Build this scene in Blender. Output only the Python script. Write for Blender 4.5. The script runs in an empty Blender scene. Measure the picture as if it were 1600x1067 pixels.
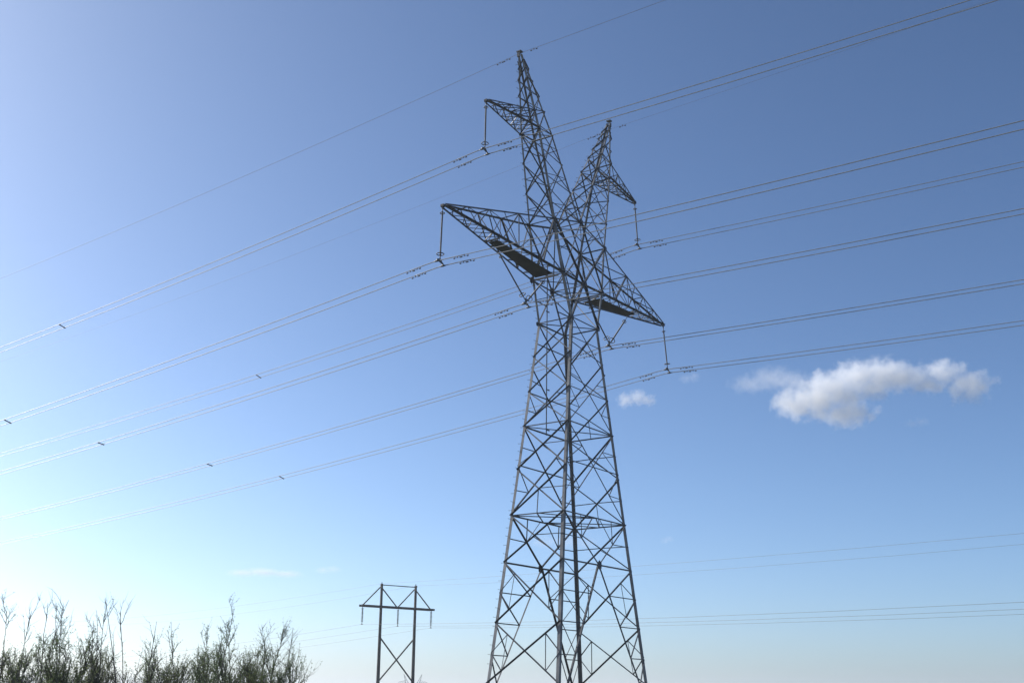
import bpy, bmesh, math, random
from mathutils import Vector, Matrix
SC = bpy.context.scene
COL = SC.collection
R = math.radians
rnd = random.Random(11)

# ------------------------------------------------------------------ camera, sky, sun, exposure
YAW, PIT, ROL = 0.61597, 0.29950, 0.00940
CAM = Vector((-53.587, -33.958, 1.70))
Fw = Vector((math.cos(PIT) * math.cos(YAW), math.cos(PIT) * math.sin(YAW), math.sin(PIT)))
Rt = Vector((math.sin(YAW), -math.cos(YAW), 0.0))
Up = Rt.cross(Fw)
Rt2 = Rt * math.cos(ROL) + Up * math.sin(ROL)
Up2 = -Rt * math.sin(ROL) + Up * math.cos(ROL)
cam_data = bpy.data.cameras.new('camera')
cam = bpy.data.objects.new('camera', cam_data)
COL.objects.link(cam)
m = Matrix((Rt2, Up2, -Fw)).transposed().to_4x4()
m.translation = CAM
cam.matrix_world = m
cam_data.sensor_width = 36.0
cam_data.lens = 40.5
cam_data.clip_start = 0.1
cam_data.clip_end = 30000.0
SC.camera = cam

SUN_AZ, SUN_EL = YAW + R(62), R(29)
world = bpy.data.worlds.new('World')
SC.world = world
world.use_nodes = True
wn = world.node_tree
sky = wn.nodes.new('ShaderNodeTexSky')
sky.sky_type = 'NISHITA'
sky.sun_disc = False
sky.sun_elevation = SUN_EL
sky.sun_rotation = math.pi / 2 - SUN_AZ
sky.air_density, sky.dust_density, sky.ozone_density = 0.62, 1.2, 3.6
gam = wn.nodes.new('ShaderNodeGamma')
gam.inputs['Gamma'].default_value = 1.15
tint = wn.nodes.new('ShaderNodeMixRGB')
tint.blend_type = 'MULTIPLY'
tint.inputs[0].default_value = 1.0
tint.inputs[2].default_value = (0.975, 1.015, 0.98, 1)
wn.links.new(sky.outputs[0], gam.inputs['Color'])
wn.links.new(gam.outputs[0], tint.inputs[1])
wn.links.new(tint.outputs[0], wn.nodes['Background'].inputs[0])
wn.nodes['Background'].inputs[1].default_value = 0.107

sun_data = bpy.data.lights.new('sun', 'SUN')
sun_data.energy = 5.0
sun_data.angle = R(0.53)
sun_data.color = (1.0, 0.97, 0.93)
sun = bpy.data.objects.new('sun', sun_data)
COL.objects.link(sun)
sd = Vector((math.cos(SUN_EL) * math.cos(SUN_AZ), math.cos(SUN_EL) * math.sin(SUN_AZ), math.sin(SUN_EL)))
sun.rotation_euler = sd.to_track_quat('Z', 'Y').to_euler()
sun.location = (0, 60, 80)

SC.view_settings.view_transform = 'Standard'
SC.view_settings.look = 'None'
SC.view_settings.exposure = 0.34
SC.view_settings.gamma = 1.0
SC.view_settings.use_curve_mapping = False
SC.cycles.volume_bounces = 24
SC.cycles.max_bounces = 26

# ------------------------------------------------------------------ materials
def mat(name):
    mm = bpy.data.materials.new(name)
    mm.use_nodes = True
    return mm, mm.node_tree, mm.node_tree.nodes['Principled BSDF']

def noisy(name, c1, c2, scale, rough=0.6, metal=0.0, spec=0.5, detail=4.0):
    mm, nt, b = mat(name)
    tc = nt.nodes.new('ShaderNodeTexCoord')
    n = nt.nodes.new('ShaderNodeTexNoise')
    n.inputs['Scale'].default_value = scale
    n.inputs['Detail'].default_value = detail
    ramp = nt.nodes.new('ShaderNodeValToRGB')
    ramp.color_ramp.elements[0].position = 0.32
    ramp.color_ramp.elements[1].position = 0.70
    ramp.color_ramp.elements[0].color = (*c1, 1)
    ramp.color_ramp.elements[1].color = (*c2, 1)
    nt.links.new(tc.outputs['Object'], n.inputs['Vector'])
    nt.links.new(n.outputs['Fac'], ramp.inputs['Fac'])
    nt.links.new(ramp.outputs['Color'], b.inputs['Base Color'])
    b.inputs['Roughness'].default_value = rough
    b.inputs['Metallic'].default_value = metal
    b.inputs['Specular IOR Level'].default_value = spec
    return mm

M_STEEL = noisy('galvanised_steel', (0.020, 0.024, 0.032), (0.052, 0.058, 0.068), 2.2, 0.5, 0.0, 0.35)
M_LEG = noisy('sunlit_leg_steel', (0.065, 0.068, 0.076), (0.20, 0.20, 0.20), 1.3, 0.5, 0.0, 0.4)  # paler than the braces: sunlit look of the legs put into the colour
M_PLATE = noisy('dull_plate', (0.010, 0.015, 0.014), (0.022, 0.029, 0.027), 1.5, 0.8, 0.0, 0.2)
M_WIRE = noisy('aluminium_strand', (0.27, 0.272, 0.275), (0.36, 0.36, 0.355), 3.0, 0.47, 0.4)
M_SHIELD = noisy('old_steel_wire', (0.14, 0.14, 0.15), (0.2, 0.2, 0.21), 3.0, 0.55, 0.4)
M_INS = noisy('grey_polymer', (0.022, 0.025, 0.032), (0.036, 0.039, 0.048), 2.0, 0.5)
M_FIT = noisy('dark_fitting', (0.035, 0.036, 0.04), (0.07, 0.07, 0.075), 6.0, 0.5, 0.3)
M_WOOD = noisy('weathered_pole_wood', (0.045, 0.04, 0.036), (0.10, 0.09, 0.08), 1.3, 0.85)
M_PORC = noisy('brown_glaze', (0.045, 0.04, 0.04), (0.07, 0.06, 0.058), 3.0, 0.3)
M_BARK = noisy('twig_bark', (0.06, 0.052, 0.042), (0.12, 0.105, 0.085), 14.0, 0.9)
M_CONC = noisy('footing_concrete', (0.28, 0.27, 0.25), (0.38, 0.37, 0.35), 2.0, 0.9)
M_GROUND = noisy('dry_grass_ground', (0.045, 0.05, 0.026), (0.12, 0.105, 0.06), 0.35, 0.95, detail=9.0)

def leaf_mat(name, c1, c2):
    mm, nt, b = mat(name)
    out = nt.nodes['Material Output']
    info = nt.nodes.new('ShaderNodeTexCoord')
    n = nt.nodes.new('ShaderNodeTexNoise')
    n.inputs['Scale'].default_value = 3.5
    mix = nt.nodes.new('ShaderNodeMixRGB')
    mix.inputs[1].default_value = (*c1, 1)
    mix.inputs[2].default_value = (*c2, 1)
    nt.links.new(info.outputs['Object'], n.inputs['Vector'])
    nt.links.new(n.outputs['Fac'], mix.inputs[0])
    nt.links.new(mix.outputs[0], b.inputs['Base Color'])
    b.inputs['Roughness'].default_value = 0.6
    tr = nt.nodes.new('ShaderNodeBsdfTranslucent')
    nt.links.new(mix.outputs[0], tr.inputs['Color'])
    ms = nt.nodes.new('ShaderNodeMixShader')
    ms.inputs[0].default_value = 0.55
    nt.links.new(b.outputs[0], ms.inputs[1])
    nt.links.new(tr.outputs[0], ms.inputs[2])
    nt.links.new(ms.outputs[0], out.inputs['Surface'])
    return mm
M_LEAF = leaf_mat('leaf_grey_green', (0.085, 0.125, 0.045), (0.135, 0.175, 0.07))
M_LEAF2 = leaf_mat('leaf_olive', (0.095, 0.12, 0.045), (0.14, 0.16, 0.065))

# ------------------------------------------------------------------ object helpers
def link(name, me, material=None, parent=None):
    if material is not None:
        me.materials.append(material)
    o = bpy.data.objects.new(name, me)
    COL.objects.link(o)
    if parent is not None:
        o.parent = parent
        o.matrix_parent_inverse = parent.matrix_world.inverted()
    return o

def tag(o, label, cat, group=None, kind=None):
    o['label'] = label
    o['category'] = cat
    if group:
        o['group'] = group
    if kind:
        o['kind'] = kind
    return o

def thing(name, loc, label, cat, group=None):
    o = bpy.data.objects.new(name, None)
    COL.objects.link(o)
    o.location = loc
    o.empty_display_size = 0.3
    o.matrix_world = Matrix.Translation(Vector(loc))
    return tag(o, label, cat, group)

class MB:
    """collects vertices and faces for one mesh, in world coordinates"""
    def __init__(s):
        s.v, s.f, s.smooth = [], [], False
    def add(s, vs, fs):
        k = len(s.v)
        s.v.extend([tuple(x) for x in vs])
        s.f.extend([tuple(i + k for i in f) for f in fs])
    def prism(s, p, q, prof_p, prof_q=None):
        n = len(prof_p)
        prof_q = prof_q or prof_p
        vs = [p + x for x in prof_p] + [q + x for x in prof_q]
        fs = [(i, (i + 1) % n, n + (i + 1) % n, n + i) for i in range(n)]
        fs += [tuple(range(n - 1, -1, -1)), tuple(range(n, 2 * n))]
        s.add(vs, fs)
    def tube(s, pts, rads, n=6):
        if not isinstance(rads, (list, tuple)):
            rads = [rads] * len(pts)
        k = len(s.v)
        ref = None
        for i, p in enumerate(pts):
            d = (pts[min(i + 1, len(pts) - 1)] - pts[max(i - 1, 0)]).normalized()
            if ref is None:
                ref = d.orthogonal().normalized()
            a = (ref - d * ref.dot(d)).normalized()
            ref = a
            b = d.cross(a)
            for j in range(n):
                t = 2 * math.pi * j / n
                s.v.append(tuple(p + (a * math.cos(t) + b * math.sin(t)) * rads[i]))
        for i in range(len(pts) - 1):
            for j in range(n):
                j2 = (j + 1) % n
                s.f.append((k + i * n + j, k + i * n + j2, k + (i + 1) * n + j2, k + (i + 1) * n + j))
        s.f.append(tuple(k + j for j in range(n - 1, -1, -1)))
        e = k + (len(pts) - 1) * n
        s.f.append(tuple(e + j for j in range(n)))
    def box(s, c, ax, ay, az):
        vs = [c + ax * i + ay * j + az * k for i in (-1, 1) for j in (-1, 1) for k in (-1, 1)]
        s.add(vs, [(0, 1, 3, 2), (4, 6, 7, 5), (0, 4, 5, 1), (2, 3, 7, 6), (0, 2, 6, 4), (1, 5, 7, 3)])
    def torus(s, c, ax, rad, r2, n=20, k=6):
        a = ax.orthogonal().normalized()
        b = ax.cross(a).normalized()
        b0 = len(s.v)
        for i in range(n):
            t = 2 * math.pi * i / n
            d = a * math.cos(t) + b * math.sin(t)
            for j in range(k):
                u = 2 * math.pi * j / k
                s.v.append(tuple(c + d * (rad + r2 * math.cos(u)) + ax * (r2 * math.sin(u))))
        for i in range(n):
            for j in range(k):
                i2, j2 = (i + 1) % n, (j + 1) % k
                s.f.append((b0 + i * k + j, b0 + i2 * k + j, b0 + i2 * k + j2, b0 + i * k + j2))
    def build(s, name, material, parent=None, smooth=False, origin=None):
        me = bpy.data.meshes.new(name)
        o0 = Vector(origin) if origin is not None else (parent.location.copy() if parent else Vector())
        me.from_pydata([(x - o0.x, y - o0.y, z - o0.z) for x, y, z in s.v], [], s.f)
        me.update()
        if smooth:
            for p in me.polygons:
                p.use_smooth = True
        me.materials.append(material)
        o = bpy.data.objects.new(name, me)
        COL.objects.link(o)
        if parent is not None:
            o.parent = parent
            o.location = o0 - parent.location
        else:
            o.location = o0
        return o

V = Vector
Z = V((0, 0, 1))

# ------------------------------------------------------------------ ground
def ground_z(x, y):
    # the near field is flat; the land falls away gently beyond the wooden frame
    d = (x - CAM.x) * Fw.x + (y - CAM.y) * Fw.y
    d /= math.hypot(Fw.x, Fw.y)
    t = min(1, max(0, (d - 190) / 430))
    return -23.7 * t * t * (3 - 2 * t)

g = MB()
N = 120
def gc(i):
    u = (i / N) * 2 - 1
    return math.copysign(abs(u) ** 3 * 3740 + abs(u) * 260, u)
for i in range(N + 1):
    for j in range(N + 1):
        x, y = gc(i) - 20, gc(j) + 10
        hz = 0.0
        r = math.hypot(x + 10, y)
        if r > 25:
            hz = 0.12 * math.sin(x * 0.21) * math.sin(y * 0.17) * min(1, (r - 25) / 20)
        g.v.append((x, y, ground_z(x, y) + hz - 0.06 * (r > 25)))
for i in range(N):
    for j in range(N):
        a = i * (N + 1) + j
        g.f.append((a, a + N + 1, a + N + 2, a + 1))
gr = g.build('ground', M_GROUND, None, True, (0, 0, 0))
gr['kind'] = 'structure'
gr['label'] = 'dry grassy field under the power lines'

# ------------------------------------------------------------------ haze: one closed box of thin pale air round the whole field
hz = MB()
hz.box(V((-20, 10, (40.5 - 26.5) / 2)), V((4250, 0, 0)), V((0, 4250, 0)), V((0, 0, (40.5 + 26.5) / 2)))
mh = bpy.data.materials.new('pale_haze')
mh.use_nodes = True
hn_ = mh.node_tree
hn_.nodes.clear()
ho = hn_.nodes.new('ShaderNodeOutputMaterial')
hv = hn_.nodes.new('ShaderNodeVolumePrincipled')
hv.inputs['Color'].default_value = (0.90, 0.95, 1.0, 1)
hv.inputs['Density'].default_value = 0.00032
hv.inputs['Anisotropy'].default_value = 0.35
hn_.links.new(hv.outputs[0], ho.inputs['Volume'])
ho_ = hz.build('haze', mh, None, False, (0, 0, 0))
ho_['kind'] = 'stuff'
ho_['label'] = 'thin pale haze over the whole field'

# ------------------------------------------------------------------ lattice tower geometry (tower units, 1 unit = 1.3 m, x across the line, y along it)
S, ZG = 1.3, 17.067
def P(x, y, z):
    return V((S * x, S * y, S * (z + ZG)))
LZ = [-ZG, -10.525, -8.593, -4.774, 0.0]
LW = [3.72, 2.734, 2.450, 1.818, 1.087]
LV = [1.78, 1.414, 1.306, 1.133, 0.881]
def lin(t, xs, ys):
    if t <= xs[0]:
        return ys[0]
    for a in range(len(xs) - 1):
        if t <= xs[a + 1]:
            return ys[a] + (ys[a + 1] - ys[a]) * (t - xs[a]) / (xs[a + 1] - xs[a])
    return ys[-1]
BBZ, BTZ, CRZ, PKZ, PKX = 1.859, 4.275, 4.85, 11.85, 3.93
OZ_, OX_ = [0, BBZ, BTZ, PKZ], [1.087, 1.662, 2.15, PKX]
YZ_, YV_ = [0, BBZ, BTZ, 8.3, 9.3, PKZ], [0.881, 0.81, 0.68, 0.50, 0.44, 0.09]
def ox(z): return lin(z, OZ_, OX_)
def yd(z): return lin(z, YZ_, YV_)
def ix(z): return PKX * (z - CRZ) / (PKZ - CRZ)
SG = {'L': (-1, 1), 'N': (-1, -1), 'R': (1, -1), 'F': (1, 1)}
def leg(k, z):
    sx, sy = SG[k]
    if z <= 0:
        return P(sx * lin(z, LZ, LW), sy * lin(z, LZ, LV), z)
    return P(sx * ox(z), sy * yd(z), z)

MEM = []            # (name, p, q, width, outward normal, standing flange: +1 outward / -1 inward)
LEGS = []           # (pts, width, sx, sy)
def mem(name, p, q, w, n, out=-1):
    MEM.append((name, p, q, w * (0.75 if w > 0.06 else 0.86), V(n), out))

FACES = {'NR': ((0, -1, 0), 'N', 'R'), 'LF': ((0, 1, 0), 'L', 'F'), 'LN': ((-1, 0, 0), 'L', 'N'), 'FR': ((1, 0, 0), 'F', 'R')}
H = [0, -1.60, -3.21, -4.76, -6.655, -8.60, -10.53, -12.93, -15.25]
def mid(a, b, t=0.5):
    return a.lerp(b, t)
def cross_t(p0, p1, q0, q1):
    # parameter of the crossing of two nearly coplanar segments
    d1, d2, r = p1 - p0, q1 - q0, q0 - p0
    n = d1.cross(d2)
    return r.cross(d2).dot(n) / n.length_squared

# --- legs
for k in 'LNRF':
    sx, sy = SG[k]
    LEGS.append(([leg(k, z) for z in (-ZG + 0.25, -8.6)], 0.21, sx, sy))
    LEGS.append(([leg(k, z) for z in (-8.6, 0)], 0.18, sx, sy))
    LEGS.append(([leg(k, z) for z in (0, BBZ, BTZ)], 0.15, sx, sy))
    LEGS.append(([leg(k, z) for z in (BTZ, 8.3, 11.75)], 0.115, sx, sy))
for sx in (-1, 1):
    for sy in (-1, 1):
        LEGS.append(([P(sx * ix(z), sy * yd(z), z) for z in (CRZ, 8.4, 11.75)], 0.105, -sx, sy))

# --- narrow faces (LN and FR): an X in every panel
for fc in ('LN', 'FR'):
    n, a, b = FACES[fc]
    for i in range(len(H) - 1):
        z0, z1 = H[i], H[i + 1]
        wd = 0.085 if i < 3 else 0.10
        d1 = (leg(b, z0), leg(a, z1))
        d2 = (leg(a, z0), leg(b, z1))
        mem('diagonal_brace', *d1, wd, n, 1 if fc == 'LN' else -1)
        mem('diagonal_brace', *d2, wd * 0.85, n, -1)
        t = cross_t(*d1, *d2)
        X = mid(*d1, t)
        if 3 <= i <= 5:
            # sub-strut from the crossing level to the legs, and a hanger to the ring below
            zx = (z0 + z1) / 2
            mem('redundant_strut', mid(*d1, 0.46), leg(b, z0 + (z1 - z0) * 0.47), 0.05, n)
            if fc == 'FR':
                mem('redundant_strut', mid(*d2, 0.46), leg(a, z0 + (z1 - z0) * 0.47), 0.05, n)
            mem('redundant_strut', mid(*d1, 0.5), mid(leg(a, z1), leg(b, z1)) if i in (4,) else mid(*d2, 0.75), 0.045, n)
        if i >= 6:
            zm = (z0 + z1) / 2
            for leg_k, up_d, lo_d in ((a, mid(*d2, 0.2), mid(*d1, 0.8)), (b, mid(*d1, 0.2), mid(*d2, 0.8))):
                mem('redundant_strut', leg(leg_k, zm), up_d, 0.055, n)
                mem('redundant_strut', leg(leg_k, zm), lo_d, 0.055, n)
                mem('redundant_strut', up_d, lo_d, 0.04, n)
    for z in (0, -4.76, -8.60):
        mem('horizontal_strut', leg(a, z), leg(b, z), 0.085, n)
    if fc == 'FR':
        mem('redundant_strut', mid(leg(a, -4.76), leg(b, -4.76)), mid(leg(b, -3.21), leg(a, -4.76), 0.5), 0.05, n)

# --- wide faces (NR and LF)
WPAN = [(0, -2.08, 0.085), (-2.08, -4.76, 0.085), (-4.76, -8.60, 0.095)]
for fc in ('NR', 'LF'):
    n, a, b = FACES[fc]
    for z0, z1, wd in WPAN:
        d1 = (leg(b, z0), leg(a, z1))
        d2 = (leg(a, z0), leg(b, z1))
        mem('diagonal_brace', *d1, wd, n, 1)
        mem('diagonal_brace', *d2, wd * 0.85, n, -1)
    mem('horizontal_strut', leg(a, 0), leg(b, 0), 0.09, n)
    mem('redundant_strut', leg(a, -0.92), leg(b, -0.92), 0.055, n)
    mem('horizontal_strut', leg(a, -3.21), leg(b, -3.21), 0.07, n)
    mem('horizontal_strut', leg(a, -4.76), leg(b, -4.76), 0.095, n)
    mem('horizontal_strut', leg(a, -6.45), leg(b, -6.45), 0.075, n)
    mem('horizontal_strut', leg(a, -8.60), leg(b, -8.60), 0.095, n)
    mem('horizontal_strut', leg(a, -10.53), leg(b, -10.53), 0.11, n)
    # redundants inside the big X
    for p, q in ((a, b), (b, a)):
        up = (leg(p, -4.76), leg(q, -8.60))
        lo = (leg(p, -8.60), leg(q, -4.76))
        mem('redundant_strut', leg(p, -5.66), mid(*up, 0.235), 0.05, n)
        mem('redundant_strut', leg(p, -6.45), mid(*up, 0.235), 0.045, n)
        mem('redundant_strut', leg(p, -7.52), mid(*lo, 0.29), 0.05, n)
        mem('redundant_strut', leg(p, -6.45), mid(*lo, 0.29), 0.045, n)
        u2 = (leg(p, -2.08), leg(q, -4.76))
        mem('redundant_strut', leg(p, -2.62), mid(*u2, 0.24), 0.045, n)
        mem('redundant_strut', leg(p, -4.0), mid(leg(p, -4.76), leg(q, -2.08), 0.28), 0.045, n)
        mem('redundant_strut', leg(p, -3.21), mid(leg(p, -4.76), leg(q, -2.08), 0.28), 0.04, n)
    # K panel and the spread V below it
    apex = mid(leg(a, -10.53), leg(b, -10.53))
    ring = mid(leg(a, -8.60), leg(b, -8.60))
    for p in (a, b):
        kd = (leg(p, -8.60), apex)
        mem('diagonal_brace', *kd, 0.105, n, 1 if p == b else -1)
        mem('redundant_strut', leg(p, -9.54), mid(*kd, 0.5), 0.055, n)
        mem('redundant_strut', mid(leg(p, -8.60), ring, 0.5), mid(*kd, 0.5), 0.05, n)
        mem('redundant_strut', mid(leg(p, -8.60), ring, 0.9), mid(*kd, 0.5), 0.05, n)
        foot = leg(p, -ZG + 0.3)
        vl = (apex, foot)
        mem('diagonal_brace', *vl, 0.12, n, -1)
        zz = [-10.53, -11.73, -12.93, -14.17, -15.25, -16.2]
        tv = [0.0] + [(-10.53 - z) / (ZG - 0.3 - 10.53) for z in zz[1:]]
        for i in range(1, len(zz)):
            mem('redundant_strut', leg(p, zz[i]), mid(*vl, tv[i]), 0.06, n)
            mem('redundant_strut', leg(p, zz[i - 1]), mid(*vl, tv[i]), 0.06, n)

# --- plan bracing rings
mem('horizontal_strut', leg('L', 0), leg('R', 0), 0.075, (0, 0, -1))
z = -8.60
mm_ = {fc: mid(leg(FACES[fc][1], z), leg(FACES[fc][2], z)) for fc in FACES}
for a, b in (('NR', 'LN'), ('NR', 'FR'), ('LF', 'LN'), ('LF', 'FR')):
    mem('horizontal_strut', mm_[a], mm_[b], 0.06, (0, 0, -1))
mem('horizontal_strut', leg('L', z), mm_['NR'], 0.07, (0, 0, -1))
mem('horizontal_strut', leg('R', z), mm_['LF'], 0.07, (0, 0, -1))
mem('horizontal_strut', leg('L', -4.76), leg('R', -4.76), 0.06, (0, 0, -1))

# --- waist to beam: crossed struts to the centre of the beam, beam chords, hip diagonals
for sy in (-1, 1):
    n = (0, sy, 0)
    C0 = P(0, sy * 0.81, 1.80)
    cr = P(0, sy * 0.68, CRZ)
    for sx in (-1, 1):
        k = [kk for kk in SG if SG[kk] == (sx, sy)][0]
        bb, bt, wst = leg(k, BBZ), leg(k, BTZ), leg(k, 0)
        mem('main_strut', wst, C0, 0.14, n, 1 if sx > 0 else -1)
        mem('crossarm_chord', bb, C0, 0.13, n, 1)
        mem('main_strut', bt, C0, 0.14, n, 1 if sx < 0 else -1)
        mem('main_strut', bb, cr, 0.10, n, 1)
        mem('main_strut', bt, cr, 0.12, n, -1)
        mem('redundant_strut', leg(k, 1.0), mid(wst, C0, 0.55), 0.055, n)
        mem('redundant_strut', leg(k, 3.05), mid(bb, cr, 0.42), 0.055, n)
        mem('redundant_strut', leg(k, 3.05), mid(bt, C0, 0.42), 0.055, n)
        mem('redundant_strut', mid(bb, cr, 0.72), mid(bt, cr, 0.5), 0.05, n)
    mem('redundant_strut', C0, cr, 0.055, n)
for sx in (-1, 1):
    a, b = ('L', 'N') if sx < 0 else ('F', 'R')
    n = (sx, 0, 0)
    for z in (BBZ, BTZ):
        mem('horizontal_strut', leg(a, z), leg(b, z), 0.085, n)
    mem('diagonal_brace', leg(a, BTZ), leg(b, BBZ), 0.075, n, -1)
    mem('diagonal_brace', leg(b, BTZ), leg(a, BBZ), 0.075, n, 1)
    mem('diagonal_brace', leg(a, BBZ), leg(b, 0), 0.06, n, -1)
    mem('redundant_strut', leg(a, 1.0), leg(b, 1.0), 0.05, n)
for z, w in ((1.80, 0.08), (CRZ, 0.085)):
    yy = 0.81 if z < 3 else 0.68
    mem('horizontal_strut', P(0, yy, z), P(0, -yy, z), w, (0, 0, -1))
for s in (-1, 1):
    mem('redundant_strut', P(0, 0.81 * s, 1.8), leg('N' if s > 0 else 'L', BBZ), 0.06, (0, 0, -1))
    mem('redundant_strut', P(0, 0.81 * s, 1.8), leg('R' if s > 0 else 'F', BBZ), 0.06, (0, 0, -1))

# --- horns
ON = [BTZ, 5.62, 6.95, 8.30, 9.12, 9.93, 10.65, 11.11, 11.5]
IN_ = [CRZ, 6.05, 7.20, 8.40, 9.38, 9.98, 10.65, 11.11, 11.5]
for sx in (-1, 1):
    O = lambda i, sy: P(sx * ox(ON[i]), sy * yd(ON[i]), ON[i])
    I = lambda i, sy: P(sx * ix(IN_[i]), sy * yd(IN_[i]), IN_[i])
    for sy in (-1, 1):
        n = (0, sy, 0)
        for i in range(4):
            if i < 3:
                mem('diagonal_brace', O(i + 1, sy), I(i, sy), 0.075, n, 1 if sx > 0 else -1)
                mem('diagonal_brace', O(i, sy), I(i + 1, sy), 0.075, n, -1 if sx > 0 else 1)
                X = mid(O(i + 1, sy), I(i, sy), 0.5)
                zz = (ON[i] + ON[i + 1]) / 2
                mem('redundant_strut', P(sx * ox(zz), sy * yd(zz), zz), X, 0.045, n)
                zz = (IN_[i] + IN_[i + 1]) / 2
                if i > 0:
                    mem('redundant_strut', P(sx * ix(zz), sy * yd(zz), zz), X, 0.045, n)
        mem('horizontal_strut', O(3, sy), I(3, sy), 0.085, n)
        mem('horizontal_strut', O(4, sy), I(4, sy), 0.085, n)
        mem('diagonal_brace', O(3, sy), I(4, sy), 0.07, n)
        for i in range(4, 8):
            p, q = (O(i, sy), I(i + 1, sy)) if i % 2 == 0 else (I(i, sy), O(i + 1, sy))
            mem('diagonal_brace', p, q, 0.06, n, 1)
            if i > 4:
                mem('horizontal_strut', O(i, sy), I(i, sy), 0.05, n)
    for G, n in ((O, (sx, 0, -0.25)), (I, (-sx, 0, 0.5))):
        n = V(n).normalized()
        for i in range(8):
            a, b = (G(i, 1), G(i + 1, -1))
            c, d = (G(i, -1), G(i + 1, 1))
            w = 0.075 if i < 4 else 0.06
            mem('diagonal_brace', a, b, w, n, 1)
            if i < 6:
                mem('diagonal_brace', c, d, w * 0.8, n, -1)
            if i in (3, 4):
                mem('horizontal_strut', G(i, 1), G(i, -1), 0.075, n)
            if i in (0, 1, 2):
                f0 = 0.5
                e1, e2 = mid(G(i, 1), G(i + 1, 1)), mid(G(i, -1), G(i + 1, -1))
                mem('redundant_strut', e1, e2, 0.045, n)
    # plan bracing of the horn at the arm
    mem('redundant_strut', O(3, 1), I(3, -1), 0.06, (0, 0, -1))
    mem('redundant_strut', O(3, -1), I(3, 1), 0.06, (0, 0, -1))
    # upper arm
    tipz, tipx = 8.305, 6.303
    T = lambda sy, e=0.07: P(sx * tipx, sy * e, tipz)
    bot = lambda t, sy: mid(T(sy), O(3, sy), t)
    top = lambda t, sy: mid(T(sy) + V((0, 0, 0.10)), O(4, sy), t)
    for sy in (-1, 1):
        n = (0, sy, 0)
        mem('crossarm_chord', T(sy), O(3, sy), 0.12, n, 1)
        mem('crossarm_chord', T(sy) + V((0, 0, 0.10)), O(4, sy), 0.09, n, -1)
        bts = [0.14, 0.36, 0.60, 0.84]
        tps = [0.25, 0.48, 0.73]
        seq = []
        for i in range(3):
            seq += [bot(bts[i], sy), top(tps[i], sy)]
        seq += [bot(bts[3], sy), O(4, sy)]
        for i in range(len(seq) - 1):
            mem('lacing_bar', seq[i], seq[i + 1], 0.05, n)
    fr = [0.10, 0.2, 0.31, 0.43, 0.56, 0.70, 0.85, 1.0]
    for i in range(len(fr) - 1):
        s = 1 if i % 2 else -1
        mem('lacing_bar', bot(fr[i], s), bot(fr[i + 1], -s), 0.05, (0, 0, -1))
        if i > 2:
            mem('lacing_bar', bot(fr[i], -s), bot(fr[i + 1], s), 0.045, (0, 0, -1))
            mem('lacing_bar', bot(fr[i], -1), bot(fr[i], 1), 0.045, (0, 0, -1))
    for i, t in enumerate((0.25, 0.48, 0.73)):
        mem('lacing_bar', top(t, 1), top(t, -1), 0.045, (0, 0, 1))
        t2 = (0.48, 0.73, 1.0)[i]
        mem('lacing_bar', top(t, 1), top(t2, -1), 0.045, (0, 0, 1))

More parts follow.
